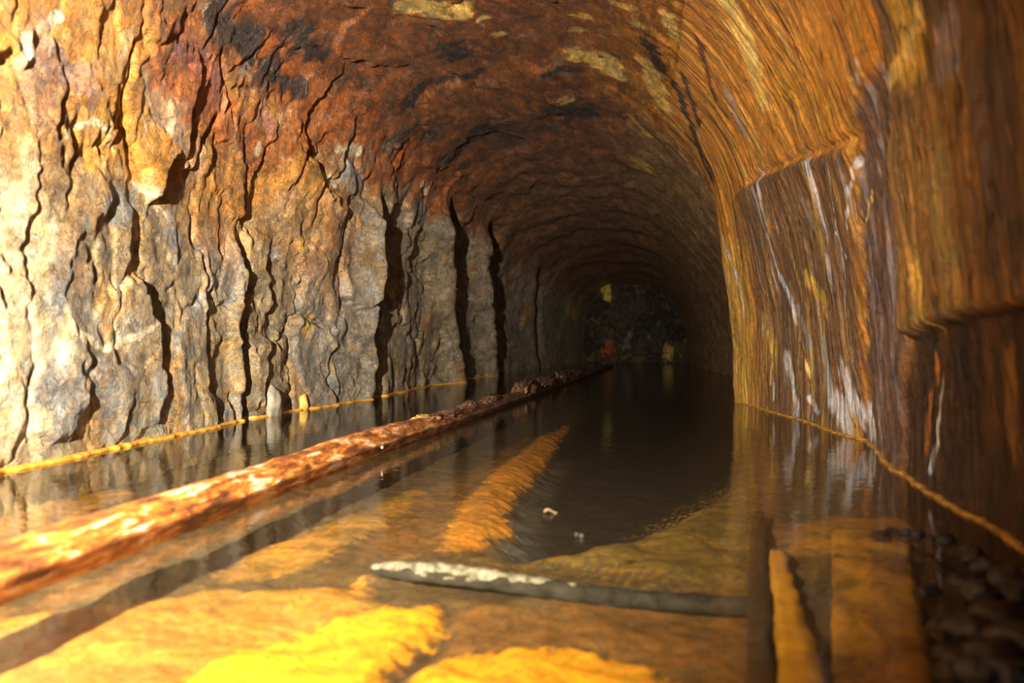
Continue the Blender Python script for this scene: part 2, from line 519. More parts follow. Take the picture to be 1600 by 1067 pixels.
# settle slightly at the far end so that the walls meet the end face
X = BX + nx[None, :] * D
Z = BZ + nz_[None, :] * D
Yv = BY + 0.25 * D * (wL + 0.0) * 0 + 0.006 * perlin(YY * 30, SS * 30, 45)
V = np.stack([X, Yv, Z], -1)
dv = np.gradient(V, axis=0); du = np.gradient(V, axis=1)
N = np.cross(du, dv)
N /= np.linalg.norm(N, axis=-1, keepdims=True) + 1e-9
inward = np.stack([np.repeat(nx[None], NROW, 0), 0 * YY, np.repeat(nz_[None], NROW, 0)], -1)
N *= np.sign((N * inward).sum(-1).mean())
flip = (np.cross(du, dv) * inward).sum(-1).mean() > 0

# ------------------------------------------------------------------ mineral colours of the rock, with some shade and falloff put in
n_big = fbm(YY * 1.4, SS * 1.6, 80, 4)
n_mid = fbm(YY * 4.2, SS * 3.2, 81, 4)
n_fin = fbm(YY * 12, SS * 8, 82, 4)
n_ver = fbm(YY * 9, SS * 1.8, 83, 4)
cell = rnd(ci, cj, 90); cell2 = rnd(di, dj, 91)
C = np.zeros(V.shape, np.float32) + np.array((0.20, 0.15, 0.09), np.float32)
# left wall
CLc = np.zeros_like(C) + np.array((0.33, 0.25, 0.14), np.float32)
CLc = mix(CLc, (0.30, 0.28, 0.25), sstep(0.45, 0.75, cell + n_mid * 0.5) * 0.9)
CLc = mix(CLc, (0.13, 0.10, 0.07), sstep(0.05, 0.45, n_ver) * 0.8)
CLc = mix(CLc, (0.52, 0.30, 0.08), sstep(0.10, 0.5, n_mid + (cell2 - 0.5) * 0.5) * 0.75)
CLc = mix(CLc, (0.60, 0.50, 0.34), sstep(0.20, 0.5, n_fin + 0.25 * n_big) * 0.7)
hi = sstep(0.55, 0.95, SS + 0.25 * n_big + 0.18 * (cell - 0.5)) * (1 - sstep(3.4, 4.6, YY))
CLc = mix(CLc, (0.54, 0.245, 0.035), hi * 0.9)
CLc = mix(CLc, (0.42, 0.27, 0.17), hi * sstep(0.62, 0.8, cell2) * 0.8)
CLc = mix(CLc, (0.22, 0.09, 0.025), hi * sstep(0.1, 0.4, n_mid) * 0.6)
CLc = mix(CLc, (0.62, 0.42, 0.18), hi * sstep(0.22, 0.45, n_fin) * 0.6)
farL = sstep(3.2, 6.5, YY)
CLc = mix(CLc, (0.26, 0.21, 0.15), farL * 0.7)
CLc = mix(CLc, (0.34, 0.29, 0.23), sstep(6, 9, YY) * 0.7)  # far wall raised in tone to offset the lamp's falloff
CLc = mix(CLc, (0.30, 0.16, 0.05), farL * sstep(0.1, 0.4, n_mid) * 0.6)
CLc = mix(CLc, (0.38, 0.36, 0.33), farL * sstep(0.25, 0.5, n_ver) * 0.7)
# roof
CCc = np.zeros_like(C) + np.array((0.20, 0.072, 0.022), np.float32)
n_rf = fbm(q1 * 1.6, q2 * 4.5, 92, 4, 0.6); n_rg = fbm(q1 * 0.8, q2 * 2.2, 93, 4, 0.6)
CCc = mix(CCc, (0.32, 0.11, 0.025), sstep(0.0, 0.45, n_rf) * 0.75)
CCc = mix(CCc, (0.055, 0.040, 0.030), sstep(0.10, 0.42, n_rg + 0.4 * n_rf) * 0.8)
CCc = mix(CCc, (0.30, 0.19, 0.13), sstep(0.2, 0.5, fbm(q1 * 4, q2 * 10, 94, 3)) * 0.5)
CCc = mix(CCc, (0.38, 0.19, 0.10), sstep(4.5, 9, YY) * 0.65)  # far roof lightened in colour to make up for weak lamp light
# the bright rust band along the spring of the roof
spring = np.exp(-((SS - 1.50 - 0.10 * n_big) / 0.22) ** 2) * (1 - sstep(5.5, 8, YY))
CCc = mix(CCc, (0.46, 0.13, 0.02), spring * sstep(-0.25, 0.3, n_mid) * 0.85)
# right wall and right haunch of the roof
CRc = np.zeros_like(C) + np.array((0.54, 0.235, 0.032), np.float32)
CRc = mix(CRc, (0.25, 0.09, 0.022), sstep(0.0, 0.4, n_ver) * 0.75)
CRc = mix(CRc, (0.58, 0.34, 0.08), sstep(0.12, 0.45, fbm(YY * 7, SS * 1.2, 84, 3)) * 0.7)
CRc = mix(CRc, (0.07, 0.05, 0.035), sstep(0.22, 0.5, fbm(YY * 6, SS * 1.0, 85, 3)) * 0.7)
CRc = mix(CRc, (0.16, 0.09, 0.045), mB * 0.93)
CRc = mix(CRc, (0.47, 0.30, 0.07), mB * sstep(0.1, 0.4, fbm(YY * 9, SS * 1.6, 86, 3)) * 0.8)
CRc = mix(CRc, (0.50, 0.46, 0.47), mB * sstep(0.26, 0.45, fbm(YY * 10, SS * 1.5, 87, 4)) * 0.8)
CRc = mix(CRc, (0.12, 0.075, 0.06), mC * 0.9)  # purplish slab; its shade, turned from the lamp, put into the colour
CRc = mix(CRc, (0.30, 0.25, 0.26), mC * sstep(0.12, 0.4, fbm(YY * 12, SS * 1.5, 88, 3)) * 0.8)
CRc = mix(CRc, (0.27, 0.155, 0.045), mD * 0.85)
CRc = mix(CRc, (0.085, 0.062, 0.048), mD * sstep(0.65, 1.1, SR + 0.4 * n_big) * 0.92)  # upper part darkened in colour where little lamp light reaches
CRc = mix(CRc, (0.04, 0.02, 0.009), mE * 0.95)  # undercut block: shade below the overhang painted into its colour
CRc = mix(CRc, (0.14, 0.065, 0.018), mE * sstep(0.15, 0.4, n_ver) * 0.7)
CRc = mix(CRc, (0.40, 0.27, 0.15), sstep(4.74, 5.2, YY) * 0.75)  # far right wall coloured paler, standing in for missing lamp light
mP = sstep(4.1, 4.45, YY) * (1 - sstep(4.8, 4.9, YY)) * (1 - sstep(0.7, 1.1, SR))
CRc = mix(CRc, (0.60, 0.36, 0.08), mP * 0.8)
tR = 1 - sstep(1.55, 2.45, SR + 0.3 * n_big)
tL = 1 - sstep(1.18, 1.50, SS + 0.15 * n_mid)
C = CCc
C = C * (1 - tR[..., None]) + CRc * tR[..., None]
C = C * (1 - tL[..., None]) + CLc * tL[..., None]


def stroke(rgb, pts, width, amt=0.9, seed=0, rough=0.6, freq=14.0):
    """a mineral deposit along a line on the rock, ragged edges"""
    global C
    P = line_ys(pts)
    pad = width * 2.5
    rows = np.where((ys > P[:, 0].min() - pad) & (ys < P[:, 0].max() + pad))[0]
    cols = np.where((S1 > P[:, 1].min() - pad) & (S1 < P[:, 1].max() + pad))[0]
    if len(rows) == 0 or len(cols) == 0:
        return
    R = slice(rows[0], rows[-1] + 1); K = slice(cols[0], cols[-1] + 1)
    y_, s_ = YY[R, K], SS[R, K]
    if len(P) == 1:
        d = np.hypot(y_ - P[0, 0], s_ - P[0, 1])
    else:
        d = np.full(y_.shape, 9.0)
        for (a, b) in zip(P[:-1], P[1:]):
            v = b - a; l2 = (v * v).sum() + 1e-9
            t = np.clip(((y_ - a[0]) * v[0] + (s_ - a[1]) * v[1]) / l2, 0, 1)
            d = np.minimum(d, np.hypot(y_ - a[0] - t * v[0], s_ - a[1] - t * v[1]))
    m = 1 - sstep(0.45, 1.0, d / width + rough * 1.8 * fbm(y_ * freq * (1.6 if P[0, 1] > 3.3 else 1.0), s_ * freq * (0.18 if P[0, 1] > 3.3 else 0.7), 200 + seed, 4))
    C[R, K] = mix(C[R, K], rgb, m * amt)


YEL = (0.78, 0.53, 0.15); PALE = (0.72, 0.62, 0.42); WHT = (0.60, 0.57, 0.58); BLK = (0.035, 0.028, 0.024)
RED = (0.38, 0.12, 0.025); GOLD = (0.62, 0.38, 0.06); GRY = (0.33, 0.32, 0.31)
paint = [
    # roof: sulphur-yellow blooms
    (YEL, [(640, 5), (680, 12), (712, 14)], 0.10), (YEL, [(757, 30)], 0.045), (YEL, [(905, 28)], 0.06), (YEL, [(897, 60)], 0.05),
    (YEL, [(905, 98), (935, 100), (955, 120)], 0.11), (YEL, [(995, 36)], 0.05), (YEL, [(1015, 105), (1022, 140), (1035, 165)], 0.10),
    (YEL, [(985, 5), (970, 0)], 0.05), (YEL, [(990, 190), (1010, 215)], 0.07), (YEL, [(993, 250), (1003, 268)], 0.12),
    (YEL, [(885, 160)], 0.06), (YEL, [(782, 58)], 0.04), (YEL, [(888, 316)], 0.07), (YEL, [(1045, 20), (1055, 60)], 0.05),
    # roof: black mineral
    (BLK, [(700, 75), (712, 90)], 0.10), (BLK, [(715, 240), (745, 215), (760, 195)], 0.16), (BLK, [(640, 160), (660, 140)], 0.09),
    (BLK, [(885, 175), (915, 180)], 0.20), (BLK, [(690, 130), (750, 115)], 0.05), (BLK, [(850, 120), (900, 118)], 0.06),
    (BLK, [(935, 100)], 0.03), (BLK, [(960, 100)], 0.03), (BLK, [(1010, 60), (1030, 110)], 0.06),
    (BLK, [(1050, 130), (1075, 190), (1100, 260), (1112, 275)], 0.045), (BLK, [(1065, 120), (1090, 200)], 0.03),
    (BLK, [(330, 20), (410, 100), (470, 140)], 0.08), (BLK, [(460, 40), (500, 90)], 0.08),
    # rust-red along the spring of the roof
    (RED, [(250, 90), (330, 170), (400, 225), (480, 215), (530, 200)], 0.12), (RED, [(560, 280), (640, 270)], 0.10), (RED, [(770, 275), (765, 290)], 0.10),
    ((0.40, 0.14, 0.09), [(280, 70), (330, 130), (345, 150)], 0.07), ((0.40, 0.16, 0.10), [(410, 160), (425, 200)], 0.05),
    # pale nodule and calcite on the left wall
    (PALE, [(530, 232), (560, 240)], 0.05), (GRY, [(540, 262), (555, 290)], 0.11), (PALE, [(500, 268), (520, 285)], 0.03), (PALE, [(660, 290), (670, 300)], 0.04),
    (GRY, [(660, 310), (665, 340)], 0.07), (GRY, [(600, 460), (607, 520)], 0.10), (WHT, [(604, 480), (604, 510)], 0.04), (GRY, [(432, 395), (420, 405)], 0.05),
    (PALE, [(402, 230)], 0.03), (PALE, [(95, 25), (40, 60), (38, 90)], 0.018), (PALE, [(100, 210), (140, 190), (175, 205)], 0.012),
    (PALE, [(0, 560), (40, 540), (90, 550)], 0.05), (PALE, [(110, 520), (160, 545), (215, 520), (250, 500)], 0.014), (PALE, [(200, 270), (240, 300), (270, 345)], 0.016),
    ((0.62, 0.50, 0.30), [(20, 420), (40, 520), (20, 640)], 0.16), ((0.62, 0.50, 0.30), [(60, 380), (30, 300)], 0.10),
    ((0.55, 0.27, 0.04), [(140, 240), (210, 260), (250, 270)], 0.07), ((0.56, 0.30, 0.05), [(150, 150), (200, 200)], 0.06), ((0.30, 0.29, 0.27), [(170, 330), (200, 330)], 0.07),
    ((0.30, 0.29, 0.28), [(270, 345), (285, 400)], 0.05), ((0.42, 0.25, 0.17), [(60, 70), (110, 120), (140, 130)], 0.06), ((0.55, 0.28, 0.05), [(330, 240), (335, 300)], 0.06),
    (GOLD, [(487, 500), (483, 515)], 0.05), (GOLD, [(465, 378)], 0.04),
    # far end
    ((0.55, 0.45, 0.05), [(947, 450), (949, 462)], 0.16), (GRY, [(865, 450)], 0.2), (GOLD, [(890, 480), (905, 492)], 0.18), (GOLD, [(820, 500), (830, 480)], 0.12), (RED, [(803, 445)], 0.15), (RED, [(855, 378)], 0.12),
    # right haunch: ochre curtains
    (YEL, [(1130, 0), (1160, 60), (1175, 110), (1190, 150)], 0.09), (YEL, [(1200, 25), (1215, 60), (1228, 90)], 0.03), (GOLD, [(1400, 20), (1430, 60), (1400, 90)], 0.09),
    (YEL, [(1440, 20), (1425, 80), (1395, 120)], 0.025), ((0.10, 0.04, 0.02), [(1210, 10), (1235, 60), (1245, 100)], 0.025), ((0.10, 0.03, 0.02), [(1090, 60), (1105, 110), (1120, 160), (1132, 180)], 0.035),
    ((0.36, 0.24, 0.20), [(1145, 150), (1158, 200)], 0.05), ((0.52, 0.25, 0.03), [(1220, 130), (1290, 180), (1320, 200)], 0.12), ((0.52, 0.25, 0.03), [(1250, 60), (1310, 120)], 0.08),
    (BLK, [(1075, 215), (1112, 265)], 0.04),
    # right wall: white and lavender streaks
    (WHT, [(1188, 268), (1198, 320), (1208, 350)], 0.022), (WHT, [(1207, 370), (1222, 420), (1240, 460), (1250, 500)], 0.032), (WHT, [(1345, 95), (1344, 120)], 0.014),
    (WHT, [(1340, 250), (1335, 310), (1340, 360)], 0.014), (WHT, [(1312, 310), (1322, 360), (1335, 400)], 0.010), (WHT, [(1303, 545), (1310, 620), (1335, 655)], 0.075),
    (WHT, [(1335, 580), (1352, 640), (1360, 672)], 0.06), (WHT, [(1240, 560), (1255, 640)], 0.05), (WHT, [(1270, 620), (1285, 645)], 0.02), (WHT, [(1215, 590), (1216, 625)], 0.012),
    (WHT, [(1450, 590), (1445, 680), (1440, 730)], 0.016), ((0.33, 0.29, 0.30), [(1362, 150), (1370, 260)], 0.03), ((0.33, 0.29, 0.30), [(1250, 480), (1270, 540)], 0.03),
    (WHT, [(1130, 370), (1150, 440), (1160, 500)], 0.02), ((0.36, 0.24, 0.2), [(1100, 350), (1130, 430)], 0.03),
    (GOLD, [(1276, 355), (1286, 395), (1290, 410)], 0.022), (YEL, [(1260, 540), (1272, 590), (1280, 630)], 0.016), (YEL, [(1355, 300), (1352, 360)], 0.008), (GOLD, [(1268, 440), (1300, 470)], 0.05),
    (RED, [(1212, 300), (1222, 330)], 0.02), ((0.50, 0.17, 0.02), [(1440, 560), (1435, 640), (1430, 700)], 0.016), (GOLD, [(1166, 530), (1158, 570), (1158, 622)], 0.06),
    (GOLD, [(1210, 600), (1212, 560), (1200, 520)], 0.014), (GOLD, [(1290, 560), (1292, 640)], 0.014), ((0.40, 0.26, 0.08), [(1480, 300), (1500, 420)], 0.08), (GOLD, [(1450, 470), (1440, 420)], 0.05),
    ((0.30, 0.26, 0.26), [(1500, 30), (1480, 90)], 0.05), ((0.16, 0.11, 0.08), [(1560, 100), (1580, 300)], 0.12), ((0.28, 0.14, 0.03), [(1560, 560), (1555, 680)], 0.03),
]
for i, (rgb, pts, wd) in enumerate(paint):
    stroke(rgb, pts, wd, 0.92, i, 0.45 if rgb in (WHT, YEL) else 0.75, 10.0 if wd > 0.06 else 20.0)
C = np.clip(C, 0.004, 0.85)

# ------------------------------------------------------------------ walls, roof and their pieces
idx = np.arange(NROW * NCOL).reshape(NROW, NCOL)
quad = np.stack([idx[:-1, :-1], idx[1:, :-1], idx[1:, 1:], idx[:-1, 1:]], -1)
if flip:
    quad = quad[..., ::-1]
Vf = V.reshape(-1, 3); Nf = N.reshape(-1, 3); Cf = C.reshape(-1, 3)
UVf = np.stack([YY.ravel(), SS.ravel()], -1)
a_s = SS[:-1, :-1]; a_y = YY[:-1, :-1]; a_r = SR[:-1, :-1]
S_LEFT, S_RIGHT = 1.55, 1.75
isL = a_s < S_LEFT
isR = (a_r < S_RIGHT) & ~isL
isC = ~isL & ~isR


def piece(name, mask, mat, parent=None):
    return link(name, sub_mesh(name, quad[mask], Vf, Nf, Cf, UVf), mat, parent)


# left wall: one slab per fracture cell where the slabs can be told apart
cid = (ci * 1000 + cj)[:-1, :-1]
slab_zone = isL & (a_y > 1.0) & (a_y < 9.0) & (a_s > -0.25)
u, cnt = np.unique(cid[slab_zone], return_counts=True)
keep = set(u[cnt > 150].tolist())
lab = np.where(slab_zone & np.isin(cid, list(keep)), cid, -1)
wall_left = piece('wall_left', isL & (lab == -1), M_left)
tag(wall_left, 'fractured grey and ochre rock wall lit brightly above the flooded floor', None, None, 'structure')
order = np.argsort(lab[lab >= -10 ** 9], kind='stable')
for cval in sorted(keep):
    m = lab == cval
    if m.any():
        piece('rock_slab', m, M_left, wall_left)

blocks = [inA, inB, inC, inD, inE, inP]
near = (a_y > 0.9)
used = np.zeros_like(isR)
bl_masks = []
for b in blocks:
    m = isR & near & b[:-1, :-1] & ~used
    used |= m
    bl_masks.append(m)
wall_right = piece('wall_right', isR & ~used, M_right)
wall_right.data.materials.append(M_ceil)
wall_right.data.polygons.foreach_set('material_index', (a_y[isR & ~used] > 4.86).astype(np.int32))
tag(wall_right, 'smooth rust-orange rock wall streaked with dark and white drip lines', None, None, 'structure')
bl_labels = ['orange upper block with thin dark drip lines', 'brown lower block streaked white and gold', 'narrow dark purplish upright slab',
             'tan block with fine vertical lines', 'dark brown undercut block at the waterline', 'gold-brown jutting rock edge']
for m, lb in zip(bl_masks, bl_labels):
    if m.any():
        o = piece('rock_block', m, M_right, wall_right)
        o['label'] = lb
ceiling = piece('ceiling', isC, M_ceil)
tag(ceiling, 'arched red-brown rock roof with yellow blooms and black stains', None, None, 'structure')

# end face of the drive
gx, gz = np.meshgrid(np.linspace(-2.1, 1.0, 150), np.linspace(-0.45, 2.1, 120))
dep = 0.18 * fbm(gx * 2.2, gz * 2.2, 120, 4) + 0.06 * ridged(gx * 5, gz * 4, 121, 3)
EV = np.stack([gx, Y_END - 0.12 + dep - 0.25 * np.exp(-((gx + 0.5) / 0.5) ** 2) * 0, gz], -1).reshape(-1, 3)
ec = np.zeros((gx.size, 3), np.float32) + np.array((0.085, 0.065, 0.045), np.float32)
ec *= 0.8


def on_end(px, py):
    r = Vector(((px - W / 2) / FPX, 1.0, (H / 2 - py) / FPX))
    d = Vector((r.x * CY - SY, r.x * SY + CY, r.z + math.tan(PITCH)))
    t = (Y_END - 0.12) / d.y
    return d.x * t, CAM_H + d.z * t


ec = mix(ec, (0.03, 0.022, 0.018), sstep(-0.1, 0.3, fbm(gx * 1.5, gz * 1.5, 122, 3)).ravel() * 0.9)
ec = mix(ec, (0.22, 0.13, 0.05), sstep(0.2, 0.45, fbm(gx * 5, gz * 5, 123, 3)).ravel() * 0.7)
for (px, py, r0, rgb) in ((1045, 548, 0.14, (0.62, 0.42, 0.12)), (1042, 556, 0.10, (0.6, 0.4, 0.12)), (978, 540, 0.12, (0.2, 0.18, 0.14)), (985, 520, 0.08, (0.2, 0.18, 0.14)),
                          (1080, 510, 0.15, (0.2, 0.17, 0.14)), (1012, 430, 0.2, (0.2, 0.08, 0.03)), (948, 452, 0.13, (0.75, 0.66, 0.08)), (949, 464, 0.10, (0.75, 0.66, 0.08)), (950, 545, 0.16, (0.40, 0.12, 0.03))):
    ex, ez = on_end(px, py)
    dd = np.hypot(gx - ex, (gz - ez) * 0.8) / r0 + 0.8 * fbm(gx * 14, gz * 6, 130 + px, 3)
    ec = mix(ec, rgb, (1 - sstep(0.5, 1.0, dd)).ravel())
ei_ = np.arange(gx.size).reshape(gx.shape)
EF = np.stack([ei_[:-1, :-1], ei_[:-1, 1:], ei_[1:, 1:], ei_[1:, :-1]], -1).reshape(-1, 4)
wb = link('wall_back', np_mesh('wall_back', EV, EF, None, ec, np.stack([gx.ravel() * 2, gz.ravel() * 2], -1)), M_ceil)
tag(wb, 'dark rough rock face closing the far end of the tunnel', None, None, 'structure')


# ------------------------------------------------------------------ flooded floor
def on_plane(px, py, z):
    """picture point -> point on the level z"""
    r = Vector(((px - W / 2) / FPX, 1.0, (H / 2 - py) / FPX))
    cp, sp = math.cos(PITCH), math.sin(PITCH)
    d = Vector((r.x, cp - r.z * sp, sp + r.z * cp))
    t = (z - CAM_H) / d.z
    return cw(d.x * t, d.y * t, z)


BED = -0.12
fy = [-1.5]
while fy[-1] < Y_END + 0.1:
    q = fy[-1]
    fy.append(q + (0.06 if q < 0.35 else max(0.0055, q * q / (1244 * 0.45) * 0.85)))
fy = np.array(fy)
NFX = 460
tt = np.linspace(-0.12, 1.12, NFX)
fl = interp(fy, LEFT); frr = interp(fy, RIGHT)
FXX = fl[:, None] + tt[None, :] * (frr - fl)[:, None]
FYY = np.repeat(fy[:, None], NFX, 1)
wxx = FXX + 0.020 * fbm(FXX * 14, FYY * 14, 140, 4); wyy = FYY + 0.028 * fbm(FXX * 14, FYY * 12, 141, 4)


def inside(pts, soft=0.015, z=BED, hf=0.0):
    P = [on_plane(a, b, z) for a, b in pts]
    n = len(P)
    d2 = np.full(FXX.shape, 1e9); ins = np.zeros(FXX.shape, bool)
    for i in range(n):
        a, b = P[i], P[(i + 1) % n]
        vx, vy = b.x - a.x, b.y - a.y
        t = np.clip(((wxx - a.x) * vx + (wyy - a.y) * vy) / (vx * vx + vy * vy + 1e-12), 0, 1)
        d2 = np.minimum(d2, (wxx - a.x - t * vx) ** 2 + (wyy - a.y - t * vy) ** 2)
        cr = ((a.y > wyy) != (b.y > wyy)) & (wxx < vx * (wyy - a.y) / (vy + 1e-12) + a.x)
        ins ^= cr
    sd = np.sqrt(d2) * np.where(ins, 1, -1)
    if hf:
        sd = sd + hf * fbm(FXX * 70, FYY * 42, 147, 2, 0.7)
    return sstep(-soft, soft, sd)


FZZ = BED + 0.018 * fbm(FXX * 5, FYY * 5, 142, 4)
FC = np.zeros(FXX.shape + (3,), np.float32) + np.array((0.10, 0.07, 0.03), np.float32)
FC = mix(FC, (0.12, 0.085, 0.04), sstep(-0.1, 0.35, fbm(FXX * 4, FYY * 4, 143, 3)) * 0.8)
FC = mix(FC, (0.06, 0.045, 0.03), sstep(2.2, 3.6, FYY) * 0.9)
FC = mix(FC, (0.10, 0.085, 0.05), sstep(0.15, 0.3, -FXX - 0.6 + 0.19 * 0) * 0.5)
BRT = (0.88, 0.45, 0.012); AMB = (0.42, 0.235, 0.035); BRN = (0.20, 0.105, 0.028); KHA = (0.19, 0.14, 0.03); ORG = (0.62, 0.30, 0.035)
bed = [
    (AMB, 0.9, 0.03, 0.02, [(-300, 1200), (-300, 960), (0, 975), (150, 955), (330, 930), (520, 922), (600, 955), (420, 1005), (300, 1050), (250, 1200)]),
    (AMB, 0.75, 0.015, 0.01, [(330, 908), (400, 862), (520, 818), (650, 765), (690, 772), (640, 802), (560, 850), (480, 890), (400, 905)]),
    (ORG, 0.8, 0.01, 0.005, [(395, 880), (440, 850), (525, 828), (500, 846), (440, 872)]),
    (BRN, 0.9, 0.02, 0.0, [(660, 775), (830, 682), (700, 830), (680, 872), (560, 878), (585, 838)]),
    ((0.010, 0.009, 0.009), 1.0, 0.03, -0.12, [(800, 770), (860, 705), (900, 655), (1000, 610), (1140, 625), (1155, 720), (1110, 780), (1010, 828), (900, 858), (800, 866), (768, 850), (792, 828)]),
    ((0.13, 0.14, 0.15), 0.55, 0.05, 0.0, [(800, 775), (860, 712), (890, 700), (850, 760), (830, 830), (800, 862), (770, 850)]),
    (ORG, 0.95, 0.012, 0.008, [(892, 660), (862, 700), (842, 730), (818, 752), (800, 768), (800, 782), (785, 795), (800, 812), (790, 826), (762, 832), (735, 862), (680, 866), (700, 828), (722, 788), (772, 738), (835, 690)]),
    (KHA, 0.95, 0.03, 0.02, [(750, 872), (900, 862), (1005, 830), (1135, 772), (1170, 765), (1176, 935), (1050, 905), (900, 884), (780, 880)]),
    (BRN, 0.95, 0.015, 0.0, [(715, 948), (960, 944), (1168, 952), (1164, 1120), (1060, 1120), (1005, 1036), (900, 1016), (800, 1014), (690, 1034)]),
    ((0.07, 0.045, 0.025), 0.9, 0.012, -0.04, [(695, 945), (725, 945), (690, 1010), (640, 1075), (560, 1120), (600, 1050), (650, 1005)]),
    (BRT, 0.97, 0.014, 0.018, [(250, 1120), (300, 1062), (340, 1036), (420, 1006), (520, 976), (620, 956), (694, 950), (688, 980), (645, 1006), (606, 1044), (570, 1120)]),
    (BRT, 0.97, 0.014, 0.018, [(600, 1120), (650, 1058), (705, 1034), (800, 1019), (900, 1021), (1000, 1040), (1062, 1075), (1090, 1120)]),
    (ORG, 0.8, 0.01, 0.01, [(535, 945), (556, 912), (576, 905), (575, 940)]),
    ((0.06, 0.05, 0.04), 0.85, 0.02, -0.02, [(575, 885), (640, 905), (760, 925), (900, 935), (1170, 950), (1170, 930), (760, 905), (600, 868)]),
    ((0.50, 0.27, 0.03), 0.85, 0.03, 0.02, [(1215, 830), (1300, 812), (1420, 808), (1450, 850), (1290, 870), (1220, 872)]),
    ((0.09, 0.095, 0.10), 0.9, 0.015, 0.0, [(1236, 905), (1292, 905), (1285, 985), (1272, 1010), (1262, 985)]),
    ((0.16, 0.085, 0.03), 0.8, 0.03, 0.0, [(1180, 640), (1240, 690), (1240, 860), (1180, 860)]),
    ((0.03, 0.02, 0.012), 0.95, 0.03, 0.0, [(1440, 830), (1700, 830), (1700, 1200), (1470, 1200)]),
    ((0.62, 0.33, 0.04), 0.7, 0.02, 0.03, [(-200, 830), (0, 800), (170, 770), (215, 775), (100, 815), (0, 850), (-200, 880)]),
]
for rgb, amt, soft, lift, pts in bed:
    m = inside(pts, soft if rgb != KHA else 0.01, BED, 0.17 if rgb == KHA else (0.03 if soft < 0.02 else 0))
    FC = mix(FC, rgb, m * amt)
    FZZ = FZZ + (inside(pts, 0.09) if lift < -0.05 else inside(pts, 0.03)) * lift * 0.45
# grains of sediment strewn into the edge of the dark hollow
pp1, pp2, _, _, _, _ = voronoi(FXX * 70, FYY * 45, 150)
gr = inside([(880, 845), (960, 822), (1060, 770), (1140, 730), (1165, 770), (1100, 815), (1000, 850), (900, 868)], 0.05)
FC = mix(FC, (0.34, 0.23, 0.05), gr * (1 - sstep(0.22, 0.34, pp1)) * sstep(-0.1, 0.2, fbm(FXX * 12, FYY * 8, 151, 2) + 0.15))
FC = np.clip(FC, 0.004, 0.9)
fi = np.arange(FXX.size).reshape(FXX.shape)
FF = np.stack([fi[:-1, :-1], fi[:-1, 1:], fi[1:, 1:], fi[1:, :-1]], -1).reshape(-1, 4)
floor = link('floor', np_mesh('floor', np.stack([FXX, FYY, FZZ], -1).reshape(-1, 3), FF, None, FC.reshape(-1, 3),
                              np.stack([FXX.ravel(), FYY.ravel()], -1)), M_bed)
tag(floor, 'ochre and black sediment on the flooded tunnel floor', None, None, 'structure')

wy_ = np.linspace(-1.5, Y_END + 0.05, 60)
wl = interp(wy_, LEFT) - 0.22; wr = interp(wy_, RIGHT) + 0.22
WV = np.concatenate([np.stack([wl, wy_, 0 * wy_], -1), np.stack([wr, wy_, 0 * wy_], -1)])
n_ = len(wy_)
WF = np.array([[i, n_ + i, n_ + i + 1, i + 1] for i in range(n_ - 1)])
water = link('water_surface', np_mesh('water_surface', WV, WF), M_water)
tag(water, 'still clear water mirroring the rock walls over yellow sediment', None, None, 'structure')


# ------------------------------------------------------------------ rust crust along the waterline
def crust(side, y0, y1, rad, mat, parent, label):
    j0 = int(np.argmin(np.abs(S1 - 0))) if side < 0 else int(np.argmin(np.abs(S1 - S_TOT)))
    rows = np.where((ys > y0) & (ys < y1))[0]
    seg = 8
    P = V[rows, j0].copy()
    kx = np.ones(7) / 7
    P[:, 0] = np.convolve(np.pad(P[:, 0], 3, 'edge'), kx, 'valid')
    vs = []
    yy = P[:, 1]
    rr = rad * (1 + 0.45 * fbm(yy * 9, yy * 0, 160 + side, 3) + 0.08 * perlin(yy * 30, yy * 0, 161))
    for q in range(seg):
        a = 2 * math.pi * q / seg
        vs.append(np.stack([P[:, 0] - side * 0.3 * rad + rr * 1.3 * math.cos(a), yy, 0.002 + rr * 0.65 * math.sin(a)], -1))
    A = np.stack(vs, 1)
    ii = np.arange(A.shape[0] * seg).reshape(A.shape[0], seg)
    jn = np.roll(ii, -1, 1)
    F = np.stack([ii[:-1], jn[:-1], jn[1:], ii[1:]], -1).reshape(-1, 4)
    o = link('rust_crust', np_mesh('rust_crust', A.reshape(-1, 3), F), mat, parent)
    o['label'] = label
    return o


M_crust = plain_material('orange_crust', (0.42, 0.17, 0.015), (0.72, 0.38, 0.05), 30, 0.45, 0.5, 0.01)
M_crust2 = plain_material('gold_crust', (0.22, 0.10, 0.015), (0.60, 0.34, 0.06), 30, 0.3, 0.6, 0.01)
crust(-1, 0.6, 9.5, 0.013, M_crust, wall_left, 'orange rust crust along the waterline')
crust(1, 0.6, 4.76, 0.008, M_crust2, wall_right, 'thin gold rust crust along the waterline')


